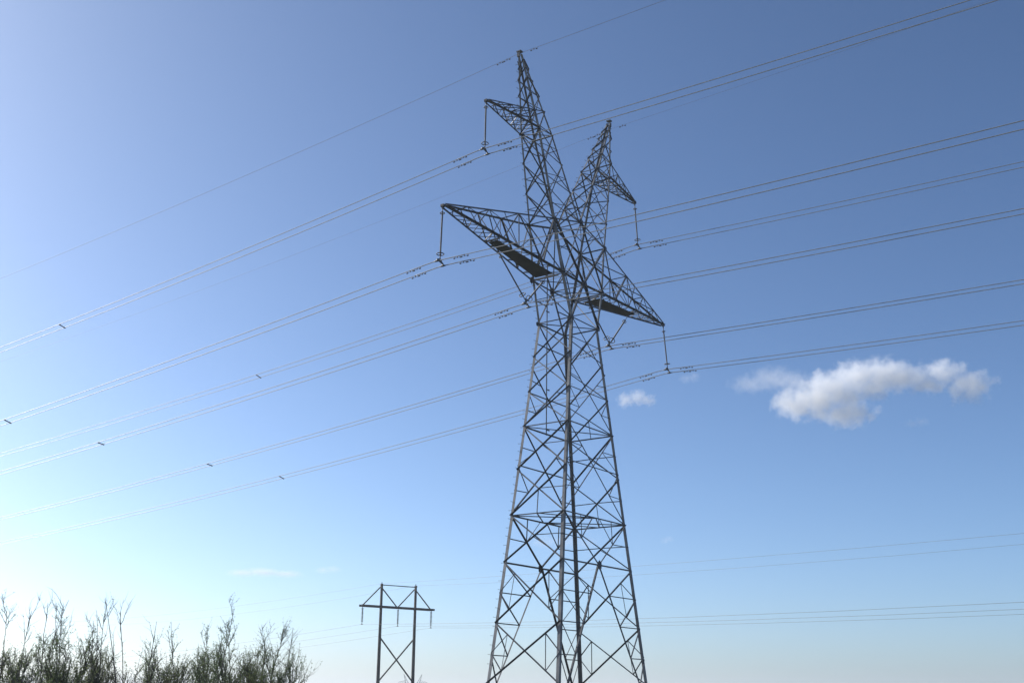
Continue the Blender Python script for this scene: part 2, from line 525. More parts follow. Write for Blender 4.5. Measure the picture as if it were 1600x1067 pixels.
# --- lower arms
TZL = 2.497
PLATES = []
for sx in (-1, 1):
    kn, kf = ('N', 'L') if sx < 0 else ('R', 'F')
    end = {-1: kn, 1: kf}
    T = lambda sy, dz=0.0: P(sx * 9.0, sy * 0.07, TZL) + V((0, 0, dz))
    bot = lambda t, sy: mid(T(sy), leg(end[sy], BBZ), t)
    top = lambda t, sy: mid(T(sy, 0.12), leg(end[sy], BTZ), t)
    xb = lambda X: (9 - X) / (9 - 1.662)
    xt = lambda X: (9 - X) / (9 - 2.15)
    for sy in (-1, 1):
        n = (0, sy, 0)
        mem('crossarm_chord', T(sy), leg(end[sy], BBZ), 0.15, n, 1)
        mem('crossarm_chord', T(sy, 0.12), leg(end[sy], BTZ), 0.115, n, -1)
        B = [8.45, 7.15, 5.6, 3.0]
        Tn = [7.75, 6.45, 4.55]
        seq = [bot(xb(B[0]), sy), top(xt(Tn[0]), sy), bot(xb(B[1]), sy), top(xt(Tn[1]), sy), bot(xb(B[2]), sy),
               top(xt(Tn[2]), sy), bot(xb(B[3]), sy), leg(end[sy], BTZ)]
        ws = [0.045, 0.05, 0.05, 0.055, 0.06, 0.11, 0.11]
        for i in range(7):
            mem('lacing_bar', seq[i], seq[i + 1], ws[i], n)
        # secondary posts in the deep bays
        mem('lacing_bar', top(xt(5.5), sy), bot(xb(4.6), sy), 0.05, n)
        mem('lacing_bar', bot(xb(4.6), sy), top(xt(4.55), sy), 0.05, n)
        mem('lacing_bar', mid(seq[5], seq[6], 0.5), bot(xb(4.6), sy), 0.045, n)
    XS = [8.6, 8.25, 7.9, 7.5, 7.1, 6.7, 6.25, 5.8, 5.3]
    for i in range(len(XS) - 1):
        s = 1 if i % 2 else -1
        mem('lacing_bar', bot(xb(XS[i]), s), bot(xb(XS[i + 1]), -s), 0.05, (0, 0, -1))
        if i >= 2:
            mem('lacing_bar', bot(xb(XS[i]), -s), bot(xb(XS[i + 1]), s), 0.045, (0, 0, -1))
    for X in (5.3, 4.6, 3.9, 3.2, 2.5):
        mem('lacing_bar', bot(xb(X), -1), bot(xb(X), 1), 0.055, (0, 0, -1))
    for i, X in enumerate((5.3, 3.9, 2.5)):
        mem('lacing_bar', bot(xb(X), 1), bot(xb((3.9, 2.5, 1.75)[i]), -1), 0.05, (0, 0, -1))
    for i, X in enumerate((7.75, 6.45, 4.55)):
        mem('lacing_bar', top(xt(X), 1), top(xt(X), -1), 0.05, (0, 0, 1))
        mem('lacing_bar', top(xt(X), -1), top(xt((6.45, 4.55, 2.15)[i]), 1), 0.05, (0, 0, 1))
    for X in (6.45, 4.55):
        mem('lacing_bar', top(xt(X), 1), bot(xb(X), -1), 0.045, (sx, 0, 0))
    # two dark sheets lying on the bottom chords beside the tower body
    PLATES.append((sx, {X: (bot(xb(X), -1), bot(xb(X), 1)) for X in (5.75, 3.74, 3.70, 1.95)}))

def member_profile(p, q, w, n, out):
    d = (q - p).normalized()
    n = (n - d * n.dot(d))
    if n.length < 1e-4:
        n = d.orthogonal()
    n.normalize()
    e = n.cross(d).normalized()
    if e.z < 0 or (abs(e.z) < 1e-5 and e.x < 0):
        e = -e
    t = max(0.009, 0.11 * w)
    s = n * out
    c = e * (w * 0.5)
    return [c, c - e * w, c - e * w + s * t, c - e * t + s * t, c - e * t + s * w, c + s * w]

def leg_profile(w, sx, sy):
    t = max(0.014, 0.11 * w)
    a, b = V((-sx, 0, 0)), V((0, -sy, 0))
    return [V((0, 0, 0)), a * w, a * w + b * t, a * t + b * t, a * t + b * w, b * w]

def emit_member(mb, i, mm_):
    name, p, q, w, n, out = mm_
    off = n * (0.004 + 0.0035 * (i % 9))
    mb.prism(p + off, q + off, member_profile(p, q, w, n, out))

tower = thing('lattice_tower', P(0, 0, -ZG), 'tall grey steel lattice tower with a forked top and four crossarms, in the foreground', 'transmission tower')
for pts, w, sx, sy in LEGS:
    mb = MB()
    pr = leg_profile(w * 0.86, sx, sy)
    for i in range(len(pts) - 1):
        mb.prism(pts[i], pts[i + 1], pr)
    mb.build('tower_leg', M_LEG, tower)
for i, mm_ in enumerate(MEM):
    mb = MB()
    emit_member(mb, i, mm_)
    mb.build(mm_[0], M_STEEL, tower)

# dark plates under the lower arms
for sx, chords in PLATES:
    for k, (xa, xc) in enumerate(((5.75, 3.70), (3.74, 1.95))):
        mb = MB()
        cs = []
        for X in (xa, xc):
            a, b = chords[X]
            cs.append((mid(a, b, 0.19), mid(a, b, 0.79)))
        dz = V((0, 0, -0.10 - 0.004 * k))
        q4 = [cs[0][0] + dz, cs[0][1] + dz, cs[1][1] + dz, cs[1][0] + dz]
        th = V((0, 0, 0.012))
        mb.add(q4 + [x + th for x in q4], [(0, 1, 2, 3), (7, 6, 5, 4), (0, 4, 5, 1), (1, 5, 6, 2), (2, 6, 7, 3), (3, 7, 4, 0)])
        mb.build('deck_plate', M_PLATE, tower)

# gusset plates at the main joints
def gusset(c, n, r, u=Z):
    n = V(n).normalized()
    a = (u - n * u.dot(n)).normalized() * r
    b = n.cross(a).normalized() * r * 0.8
    mb = MB()
    c = c + n * 0.05
    ring = [c + a, c + a * 0.45 + b, c - a * 0.6 + b * 0.9, c - a, c - a * 0.6 - b * 0.9, c + a * 0.45 - b]
    mb.prism(n * 0.0, n * 0.014, ring)
    mb.build('gusset_plate', M_STEEL, tower)
for fc in ('NR', 'LF'):
    n, a, b = FACES[fc]
    gusset(mid(leg(a, -10.53), leg(b, -10.53)), n, 0.26)
for sy in (-1, 1):
    gusset(P(0, sy * 0.81, 1.8), (0, sy, 0), 0.28)
    gusset(P(0, sy * 0.68, CRZ), (0, sy, 0), 0.26)
    for sx in (-1, 1):
        k = [kk for kk in SG if SG[kk] == (sx, sy)][0]
        gusset(leg(k, BBZ), (0, sy, 0), 0.2)
        gusset(leg(k, BTZ), (0, sy, 0), 0.16)
        gusset(leg(k, 8.3), (0, sy, 0), 0.11)
        gusset(leg(k, 0), (0, sy, 0), 0.14)
for sx in (-1, 1):
    for X, z, r in ((9.0, TZL, 0.22), (6.303, 8.305, 0.19)):
        mb = MB()
        c = P(sx * X, 0, z)
        mb.box(c + V((sx * 0.06, 0, 0.03)), V((0.11, 0, 0)), V((0, 0.095, 0)), V((0, 0, 0.055)))
        mb.box(c + V((sx * 0.10, 0, -0.10)), V((0.05, 0, 0)), V((0, 0.015, 0)), V((0, 0, 0.07)))
        mb.build('arm_tip_plate', M_STEEL, tower)
    mb = MB()
    c = P(sx * PKX, 0, 11.85)
    mb.box(c + V((0, 0, 0.04)), V((0.13, 0, 0)), V((0, 0.15, 0)), V((0, 0, 0.035)))
    mb.box(c + V((sx * 0.1, 0, -0.2)), V((0.045, 0, 0)), V((0, 0.09, 0)), V((0, 0, 0.13)))
    mb.build('peak_cap', M_STEEL, tower)

# climbing pegs
mb = MB()
def pegs(f, z0, z1, step, dirs):
    k, z = 0, z0
    while z < z1:
        c = f(z)
        d = V(dirs[k % 2])
        mb.tube([c, c + d * 0.19, c + d * 0.19 + V((0, 0, 0.03))], 0.011, 4)
        z += step
        k += 1
pegs(lambda z: leg('L', z), -14.5, -0.2, 0.36, ((-1, 0, 0), (0, 1, 0)))
pegs(lambda z: leg('L', z), 0.2, 11.4, 0.36, ((-1, 0, 0), (0, 1, 0)))
pegs(lambda z: leg('N', z), -6.4, -0.2, 0.36, ((-1, 0, 0), (0, -1, 0)))
pegs(lambda z: P(ix(z), yd(z), z), 5.6, 11.5, 0.36, ((-1, 0, 0), (0, 1, 0)))
po = mb.build('climbing_peg', M_FIT, tower)
po['kind'] = 'stuff'

# down-lead tube hanging inside the far wide face
mb = MB()
pa, pb = P(-0.62, 0.76, -4.95), P(-0.62, 0.70, 3.0)
mb.tube([pa, pb], 0.032, 6)
for z in (-4.7, -2.9, -1.05, 0.7, 2.4):
    c = P(-0.62, 0.76, z)
    mb.box(c + V((0.16, 0, 0)), V((0.16, 0, 0)), V((0, 0.02, 0)), V((0, 0, 0.03)))
mb.build('down_tube', M_STEEL, tower)
# concrete footings
for k in 'LNRF':
    mb = MB()
    c = leg(k, -ZG)
    mb.tube([V((c.x, c.y, -0.4)), V((c.x, c.y, 0.34))], 0.48, 16)
    mb.build('concrete_footing', M_CONC, tower)

# ------------------------------------------------------------------ insulators
def string_meshes(p, q, root, rad=0.036, shed=0.056, n=34):
    d = (q - p).normalized()
    L = (q - p).length
    mb = MB()
    pts, rr = [], []
    for i in range(n):
        t0 = 0.06 + 0.88 * i / n
        dt = 0.88 / n
        pts += [p + d * (L * (t0 + dt * 0.10)), p + d * (L * (t0 + dt * 0.5)), p + d * (L * (t0 + dt * 0.62))]
        rr += [rad, shed, rad]
    mb.tube(pts, rr, 8)
    mb.build('insulator_rod', M_INS, root, True)
    for a, b in ((0.0, 0.07), (0.93, 1.0)):
        f = MB()
        f.tube([p + d * (L * a), p + d * (L * b)], 0.026, 8)
        f.build('end_fitting', M_FIT, root, True)
    for t, r1 in ((0.085, 0.11), (0.915, 0.185)):
        c = MB()
        cc = p + d * (L * t)
        c.torus(cc, d, r1, 0.024)
        a = d.orthogonal().normalized()
        for s in (-1, 1):
            c.tube([cc + a * (0.02 * s), cc + a * (r1 * s)], 0.012, 5)
        c.build('corona_ring', M_FIT, root, True)

HALF = 0.2286
def yoke(c, root, tilt):
    """triangular yoke plate with two suspension clamps; returns the two wire points"""
    w = []
    mb = MB()
    lo = [c + V((s * HALF, 0, -0.21 - s * tilt)) for s in (-1, 1)]
    t = V((0, 0.010, 0))
    tri = [c + V((-0.05, 0, 0.05)), c + V((0.05, 0, 0.05)), lo[1] + V((0.05, 0, 0.09)), lo[1] + V((0.02, 0, 0.05)), lo[0] + V((-0.02, 0, 0.05)), lo[0] + V((-0.05, 0, 0.09))]
    mb.prism(-t, t, tri)
    mb.build('yoke_plate', M_FIT, root)
    for p in lo:
        cl = MB()
        cl.tube([p + V((0, -0.22, -0.01)), p + V((0, -0.1, 0.0)), p, p + V((0, 0.1, 0.0)), p + V((0, 0.22, -0.01))], [0.02, 0.045, 0.055, 0.045, 0.02], 8)
        cl.box(p + V((0, 0, 0.055)), V((0.012, 0, 0)), V((0, 0.05, 0)), V((0, 0, 0.06)))
        cl.build('suspension_clamp', M_FIT, root, True)
        w.append(p)
    return w

PH = {}
TI = {'UL': (-6.303, 8.305, -6.408, 6.007), 'UR': (6.303, 8.305, 6.592, 6.086), 'LL': (-9.0, TZL, -9.142, 0.167), 'LR': (9.0, TZL, 9.403, 0.238)}
PLACE = {'UL': 'upper left', 'UR': 'upper right', 'LL': 'lower left', 'LR': 'lower right', 'VL': 'inner left', 'VR': 'inner right'}
for k, (tx, tz, bx, bz) in TI.items():
    sx = -1 if tx < 0 else 1
    p = P(tx, 0, tz) + V((sx * 0.10, 0, -0.17))
    q = P(bx, 0, bz) + V((0, 0, 0.16))
    root = thing('insulator_string', p, 'single dark insulator string hanging from the tip of the %s crossarm' % PLACE[k], 'insulator', 'insulator strings on the lattice tower')
    string_meshes(p, q, root)
    PH[k] = yoke(q + V((0, 0, -0.06)), root, 0.06)
for k, sx, bx, bz in (('VL', -1, -3.315, 0.244), ('VR', 1, 3.585, 0.144)):
    c = P(bx, 0, bz)
    root = thing('v_insulator', c, 'V-shaped pair of insulator rods under the %s side of the tower beam' % ('left' if sx < 0 else 'right'), 'insulator', 'insulator strings on the lattice tower')
    oa = P(sx * (5.8 if sx < 0 else 5.55), 0, 2.14)
    ia = P(sx * (1.82 if sx < 0 else 1.62), 0, 1.72)
    for a, s in ((oa, 1), (ia, -1)):
        end = c + V((sx * s * 0.16, 0, 0.10))
        lk = MB()
        f = 0.20 if s > 0 else 0.10
        st = mid(a, end, f)
        lk.tube([a, st], 0.018, 6)
        lk.build('link_rod', M_FIT, root)
        string_meshes(st, end, root, 0.034, 0.052)
    hang = MB()
    hang.prism(V((0, -0.012, 0)), V((0, 0.012, 0)), [c + V((-0.2, 0, 0.14)), c + V((0.2, 0, 0.14)), c + V((0.08, 0, -0.02)), c + V((-0.08, 0, -0.02))])
    hang.build('hanger_plate', M_FIT, root)
    PH[k] = yoke(c + V((0, 0, -0.06)), root, 0.03)
    # cross members carrying the V inside the arm
    for a, hl in ((oa, 0.47), (ia, 0.85)):
        cb = MB()
        cb.box(a + V((0, 0, 0.05)), V((0.045, 0, 0)), V((0, hl, 0)), V((0, 0, 0.035)))
        cb.build('hanger_beam', M_STEEL, tower)

# ------------------------------------------------------------------ conductors (twin bundles), spacers, dampers
SL = {'UL': (-0.1015, -0.0205), 'LL': (-0.107, -0.0263), 'VL': (-0.1066, -0.035), 'UR': (-0.111, -0.0313), 'VR': (-0.111, -0.0329), 'LR': (-0.1135, -0.0374)}
BC = 0.0005
def wire_z(k, p, y):
    u = abs(y) / S
    a = SL[k][0] if y > 0 else SL[k][1]
    return p.z + S * (a * u + BC * u * u)
YS = [-250, -200, -150, -110, -80, -60, -50, -40, -32, -25, -19, -14, -10, -7, -5, -3.5, -2.4, -1.6, -1, -0.5, -0.22, 0, 0.22, 0.5, 1, 1.6, 2.4, 3.5, 5, 7, 10, 14, 19, 25, 31, 38, 46, 55, 65, 76, 90, 110, 140, 180, 230, 290]
def soft(k, p, y):
    # the wire leaves the clamp level and bends into its slope
    e = 0.35
    f = (math.sqrt(y * y + e * e) - e) / max(abs(y), 1e-6)
    return p.z + (wire_z(k, p, y) - p.z) * f
def damper(root_name, c, d, label, group):
    mb = MB()
    dn = V((0, 0, -1))
    mb.box(c + dn * 0.03, d * 0.018, d.cross(Z).normalized() * 0.02, V((0, 0, 0.045)))
    cc = c + dn * 0.085
    mb.tube([cc - d * 0.21, cc + d * 0.21], 0.008, 5)
    for s in (-1, 1):
        mb.tube([cc + d * (s * 0.145), cc + d * (s * 0.16), cc + d * (s * 0.225), cc + d * (s * 0.24)], [0.022, 0.036, 0.036, 0.026], 8)
    o = mb.build(root_name, M_FIT, None, False, c)
    return tag(o, label, 'damper', group)
WHERE = {'UL': 'hung below the upper left crossarm', 'UR': 'hung below the upper right crossarm', 'LL': 'hung from the lower left crossarm tip', 'LR': 'hung from the lower right crossarm tip',
         'VL': 'hung from the left V of insulators', 'VR': 'hung from the right V of insulators'}
HOLD = {'UL': 'upper left insulator', 'UR': 'upper right insulator', 'LL': 'lower left insulator', 'LR': 'lower right insulator', 'VL': 'left V insulator', 'VR': 'right V insulator'}
SPY = {'UL': 28.7, 'LL': 28.1, 'VL': 28.43, 'UR': 27.2, 'VR': 27.49, 'LR': 27.49}
for k in ('UL', 'LL', 'VL', 'UR', 'VR', 'LR'):
    for i, p in enumerate(PH[k]):
        nm = ('upper', 'lower')[i]
        mb = MB()
        mb.tube([V((p.x, y, soft(k, p, y))) for y in YS], 0.0205, 8)
        w = mb.build('conductor_wire', M_WIRE, None, True, p)
        tag(w, 'pale aluminium wire, the %s of the pair %s' % (nm, WHERE[k]), 'power line', 'conductors of the lattice tower line')
        ar = MB()
        ar.tube([V((p.x, y, soft(k, p, y))) for y in (-1.75, -1.66, -1.2, -0.7, -0.3, -0.1, 0.1, 0.3, 0.7, 1.2, 1.66, 1.75)], [0.017] + [0.0255] * 10 + [0.017], 8)
        ar.build('armor_rod', M_WIRE, w, True)
        for sgn in (-1, 1):
            for j, dist in enumerate((1.28, 1.72)):
                y = sgn * (dist + 0.03 * i)
                c = V((p.x, y, soft(k, p, y)))
                d = (V((p.x, y + 0.1, soft(k, p, y + 0.1))) - c).normalized()
                damper('vibration_damper', c, d, 'small black damper, %s of the %s, %s wire, %s' % ('left' if sgn > 0 else 'right', HOLD[k], nm, ('nearer the clamp', 'farther from the clamp')[j]), 'vibration dampers near the insulators')
    y = SPY[k] * S
    a, b = [V((p.x, y, wire_z(k, p, y))) for p in PH[k]]
    mb = MB()
    d = (b - a).normalized()
    mb.tube([a - d * 0.05, a, mid(a, b, 0.3), mid(a, b, 0.7), b, b + d * 0.05], [0.035, 0.048, 0.036, 0.036, 0.048, 0.035], 6)
    o = mb.build('wire_spacer', M_FIT, None, False, mid(a, b))
    tag(o, 'short dark spacer bar between the twin wires %s' % WHERE[k], 'spacer', 'spacers on the twin wires')

# shield wires from the two peaks
for sx, z0, al, ar_, lab in ((-1, 11.80, -0.083, -0.003, 'thin dark wire running over the top of the left tower peak'), (1, 11.42, -0.098, 0.022, 'thin faint wire passing behind the tower from the right peak')):
    mb = MB()
    p = P(sx * PKX, 0, z0)
    f = lambda y: p.z + S * ((al if y > 0 else ar_) * abs(y) / S + BC * (y / S) ** 2)
    mb.tube([V((p.x, y, f(y))) for y in YS], 0.0105 if sx < 0 else 0.0062, 5)
    tag(mb.build('shield_wire', M_SHIELD, None, True, p), lab, 'shield wire', 'shield wires on the tower peaks')
    for y in (-1.0, 0.9, 1.4):
        c = V((p.x, y, f(y)))
        d = (V((p.x, y + 0.1, f(y + 0.1))) - c).normalized()
        damper('vibration_damper', c, d, 'small damper on the thin wire, %s of the %s tower peak, %s it' % ('left' if y > 0 else 'right', 'left' if sx < 0 else 'right', 'just beside' if abs(y) < 1.2 else 'farther from'), 'vibration dampers near the peaks')
    mb = MB()
    mb.tube([p + V((0, -0.16, -0.01)), p, p + V((0, 0.16, -0.01))], [0.02, 0.04, 0.02], 6)
    mb.box(p + V((0, 0, 0.05)), V((0.03, 0, 0)), V((0, 0.03, 0)), V((0, 0, 0.06)))
    mb.build('shield_wire_clamp', M_FIT, tower)

# ------------------------------------------------------------------ wooden H-frame behind
HB = V((48.87, 56.73, 0))
hx = V((0.959, -0.2834, 0)).normalized()
hn = V((hx.y, -hx.x, 0))           # along its line, towards the right of the picture
ZT, ZA, XL_, XR_, INS = 14.15, 11.573, -2.75, 7.327, 2.063
hf = thing('h_frame_pylon', HB + hx * 2.36, 'dark wooden H-frame power pole pair with V braces on top', 'utility pole')
for x, zt in ((0, ZT + 0.02), (4.72, ZT + 0.1)):
    mb = MB()
    b = HB + hx * x
    mb.tube([b - Z * 0.5, b + Z * 4, b + Z * 9, b + Z * zt], [0.215, 0.195, 0.17, 0.145], 12)
    mb.build('pole', M_WOOD, hf, True)
    mb = MB()
    mb.tube([b + Z * (zt - 0.1), b + Z * (zt + 0.18)], 0.05, 6)
    mb.box(b + Z * (zt - 0.12) - hx * 0.0, hx * 0.17, hn * 0.17, Z * 0.03)
    mb.build('pole_cap', M_FIT, hf)
def beam(p, q, w, h, name):
    d = (q - p).normalized()
    s = hn * w
    u = d.cross(hn).normalized() * h
    mb = MB()
    mb.prism(p, q, [s + u, s - u, -s - u, -s + u])
    mb.build(name, M_WOOD, hf)
for s in (-1, 1):
    o = hn * (0.26 * s)
    beam(HB + hx * (XL_ - 0.0) + Z * ZA + o, HB + hx * (XR_ + 0.0) + Z * ZA + o, 0.045, 0.12, 'crossarm')
beam(HB + Z * (ZT - 0.12) + hn * 0.23, HB + hx * 4.72 + Z * (ZT - 0.1) + hn * 0.23, 0.035, 0.05, 'top_tie')
for x0, x1 in ((0, XL_ + 0.45), (0, 2.25), (4.72, 2.47), (4.72, XR_ - 0.35)):
    beam(HB + hx * x0 + Z * (ZT - 0.28) - hn * 0.18, HB + hx * x1 + Z * (ZA + 0.12) - hn * 0.18, 0.04, 0.06, 'v_brace')
zx0, zx1 = 3.15, 8.05
for s, (x0, x1) in ((0.2, (0, 4.72)), (-0.2, (4.72, 0))):
    beam(HB + hx * x0 + Z * zx1 + hn * s, HB + hx * x1 + Z * zx0 + hn * s, 0.045, 0.075, 'x_brace')
HI = []
names_h = ('left', 'middle', 'right')
for i, x in enumerate((XL_ + 0.3, 2.36, XR_ - 0.3)):
    p = HB + hx * x + Z * (ZA - 0.14)
    q = HB + hx * x + Z * (ZA - INS)
    root = thing('disc_insulator', p, 'string of dark insulator discs on the %s of the wooden H-frame crossarm' % ('left end', 'middle', 'right end')[i], 'insulator', 'disc insulators on the wooden frame')
    n = 11
    for j in range(n):
        z0 = p.z - 0.12 - j * 0.145
        c = V((p.x, p.y, z0))
        mb = MB()
        mb.tube([c + Z * 0.03, c + Z * 0.0, c - Z * 0.03, c - Z * 0.055, c - Z * 0.05], [0.05, 0.065, 0.15, 0.15, 0.03], 10)
        mb.build('insulator_disc', M_PORC, root, True)
    mb = MB()
    mb.tube([p, q + Z * 0.02], 0.035, 6)
    mb.tube([q - hn * 0.2 - Z * 0.02, q, q + hn * 0.2 - Z * 0.02], [0.03, 0.06, 0.03], 6)
    mb.build('clamp', M_FIT, root)
    HI.append(q)
def hwire(name, p, right, left, rad, label, cat, group):
    pts = []
    for s in (-170, -140, -110, -85, -65, -50, -36, -25, -16, -9, -4, 0, 4, 9, 16, 25, 36, 50, 65, 85, 105, 130, 160, 200, 240):
        a, b = right if s > 0 else left
        pts.append(p + hn * s + Z * (a * abs(s) + b * s * s))
    mb = MB()
    mb.tube(pts, rad, 5)
    return tag(mb.build(name, M_SHIELD, None, True, p), label, cat, group)
hwire('conductor_wire', HI[0], (-0.0398, 0.0002), (-0.0443, 0.0002), 0.012, 'thin dark wire hung from the left insulator of the wooden H-frame', 'power line', 'conductors of the wooden frame line')
hwire('conductor_wire', HI[1], (-0.0407, 0.0002), (-0.0463, 0.0002), 0.012, 'thin dark wire hung from the middle insulator of the wooden H-frame', 'power line', 'conductors of the wooden frame line')
hwire('conductor_wire', HI[2], (-0.0408, 0.0002), (-0.0514, 0.0002), 0.012, 'thin dark wire hung from the right insulator of the wooden H-frame', 'power line', 'conductors of the wooden frame line')
hwire('shield_wire', HB + Z * (ZT + 0.05), (-0.0377, 0.000147), (-0.0234, 0.00024), 0.009, 'thin grey wire on top of the left pole of the wooden H-frame', 'shield wire', 'shield wires of the wooden frame line')
hwire('shield_wire', HB + hx * 4.72 + Z * (ZT + 0.1), (-0.049, 0.00027), (-0.035, 0.0003), 0.009, 'thin grey wire on top of the right pole of the wooden H-frame', 'shield wire', 'shield wires of the wooden frame line')

# ------------------------------------------------------------------ far tower of the same type, beyond the wooden frame
def at_px(u, v, dist):
    """world point at a horizontal distance along the sight line of the 1600 px photograph"""
    d = Fw + Rt2 * ((u - 800) / 1800) - Up2 * ((v - 533.5) / 1800)
    return CAM + d * (dist / math.hypot(d.x, d.y))
fp = at_px(645, 1060, 670)
mb = MB()
for pts, w, sx, sy in LEGS:
    for i in range(len(pts) - 1):
        mb.prism(pts[i], pts[i + 1], leg_profile(w, sx, sy))
for i, mm_ in enumerate(MEM):
    if mm_[0] in ('diagonal_brace', 'main_strut', 'crossarm_chord', 'horizontal_strut', 'lacing_bar'):
        emit_member(mb, i, mm_)
far = mb.build('lattice_tower', M_STEEL, None, False, (0, 0, 0))
far.location = (fp.x, fp.y, ground_z(fp.x, fp.y))
far.rotation_euler = (0, 0, YAW - math.pi / 2)
tag(far, 'tiny far lattice tower, only its forked top showing behind the wooden H-frame', 'transmission tower')

# ------------------------------------------------------------------ bushes, lower left
def bush(px, top_px, width_px, dist, stems, leafy, sticks, seed, label, lm=M_LEAF, tall=0.0):
    r = random.Random(seed)
    b0 = at_px(px, 1060, dist)
    base = V((b0.x, b0.y, ground_z(b0.x, b0.y)))
    top = at_px(px, top_px, dist)
    Ht = top.z - base.z
    hw = width_px * dist / 1800 * 0.5
    root = thing('bush', base, label, 'bush', 'scrub bushes in the lower left')
    wood, leaf = MB(), MB()
    def leaves(p, d, n, sz):
        for _ in range(n):
            a = V((r.uniform(-1, 1), r.uniform(-1, 1), r.uniform(-0.5, 1))).normalized()
            c = p + d * r.uniform(-0.03, 0.03)
            b = a.orthogonal().normalized()
            t = r.uniform(0, 6.283)
            b = b * math.cos(t) + a.cross(b) * math.sin(t)
            l, w = sz * r.uniform(0.6, 1.4), sz * r.uniform(0.16, 0.34)
            leaf.add([c, c + a * l * 0.5 + b * w, c + a * l, c + a * l * 0.5 - b * w], [(0, 1, 2, 3)])
    def limb(p, d, L, rad, depth, lf, straight=0.0, vis=0.0):
        n = (12, 6, 3)[depth]
        pts, rr = [p], [rad]
        dirs = [d]
        for i in range(n):
            jit = (0.13, 0.16, 0.22)[depth] * (1 - straight)
            d = (d + V((r.gauss(0, jit), r.gauss(0, jit), r.gauss(0.07, jit * 0.6)))).normalized()
            p = p + d * (L / n)
            pts.append(p)
            rr.append(rad * (1 - 0.8 * (i + 1) / n))
            dirs.append(d)
        wood.tube(pts, rr, 4 if depth == 0 else 3)
        def side(t, lean, up):
            i = min(n - 1, int(t * n))
            q = pts[i].lerp(pts[i + 1], t * n - i)
            a = r.uniform(0, 6.283)
            return q, (dirs[i] + V((math.cos(a) * lean, math.sin(a) * lean, r.uniform(-0.1, 0.3) + up))).normalized()
        if depth == 0:
            for _ in range(int(3 + L * (2.5 + 3.6 * min(1.2, lf)))):
                t = r.uniform(0.30, 0.97)
                q, dd = side(t, r.uniform(0.35, 0.9), 0.1)
                limb(q, dd, r.uniform(0.22, 0.85) * (1.1 - 0.55 * t), rad * 0.42, 1, lf * r.uniform(0.5, 1.6), 0.1)
            for i in range(n // 2, n + 1):
                leaves(pts[i], dirs[i], int(6 * lf), 0.026)
        elif depth == 1:
            for _ in range(r.randint(3, 6)):
                q, dd = side(r.uniform(0.2, 1.0), r.uniform(0.5, 1.0), 0.0)
                limb(q, dd, r.uniform(0.07, 0.28), rad * 0.5, 2, lf)
            for i in range(1, n + 1):
                leaves(pts[i], dirs[i], int(round(4.2 * lf * r.uniform(0.2, 1.6))), 0.026)
        else:
            for q in pts[1:]:
                leaves(q, d, int(round(3.6 * lf * r.uniform(0.2, 1.7))), 0.024)
    for i in range(int(stems * 1.5)):
        a = r.uniform(0, 6.283)
        rr_ = r.uniform(0.1, 1.15) * hw
        tgt = base + V((math.cos(a) * rr_, math.sin(a) * rr_, Ht * r.uniform(0.60, 0.97) * (1 - 0.12 * rr_ / max(hw, 0.01))))
        st = base + V((math.cos(a), math.sin(a), 0)) * (0.2 * rr_) + V((0, 0, -0.05))
        d = tgt - st
        limb(st, d.normalized(), d.length, r.uniform(0.009, 0.02), 0, leafy, 0.45)
    for (dx, ytop, lf, lean) in sticks:
        s0 = base + Rt * (dx * dist / 1800 * 0.5)
        tp = at_px(px + dx + lean, ytop, dist)
        d = tp - s0
        limb(s0, d.normalized(), d.length, 0.017, 0, lf, 0.55)
    wood.build('branches', M_BARK, root)
    leaf.build('foliage', lm, root)

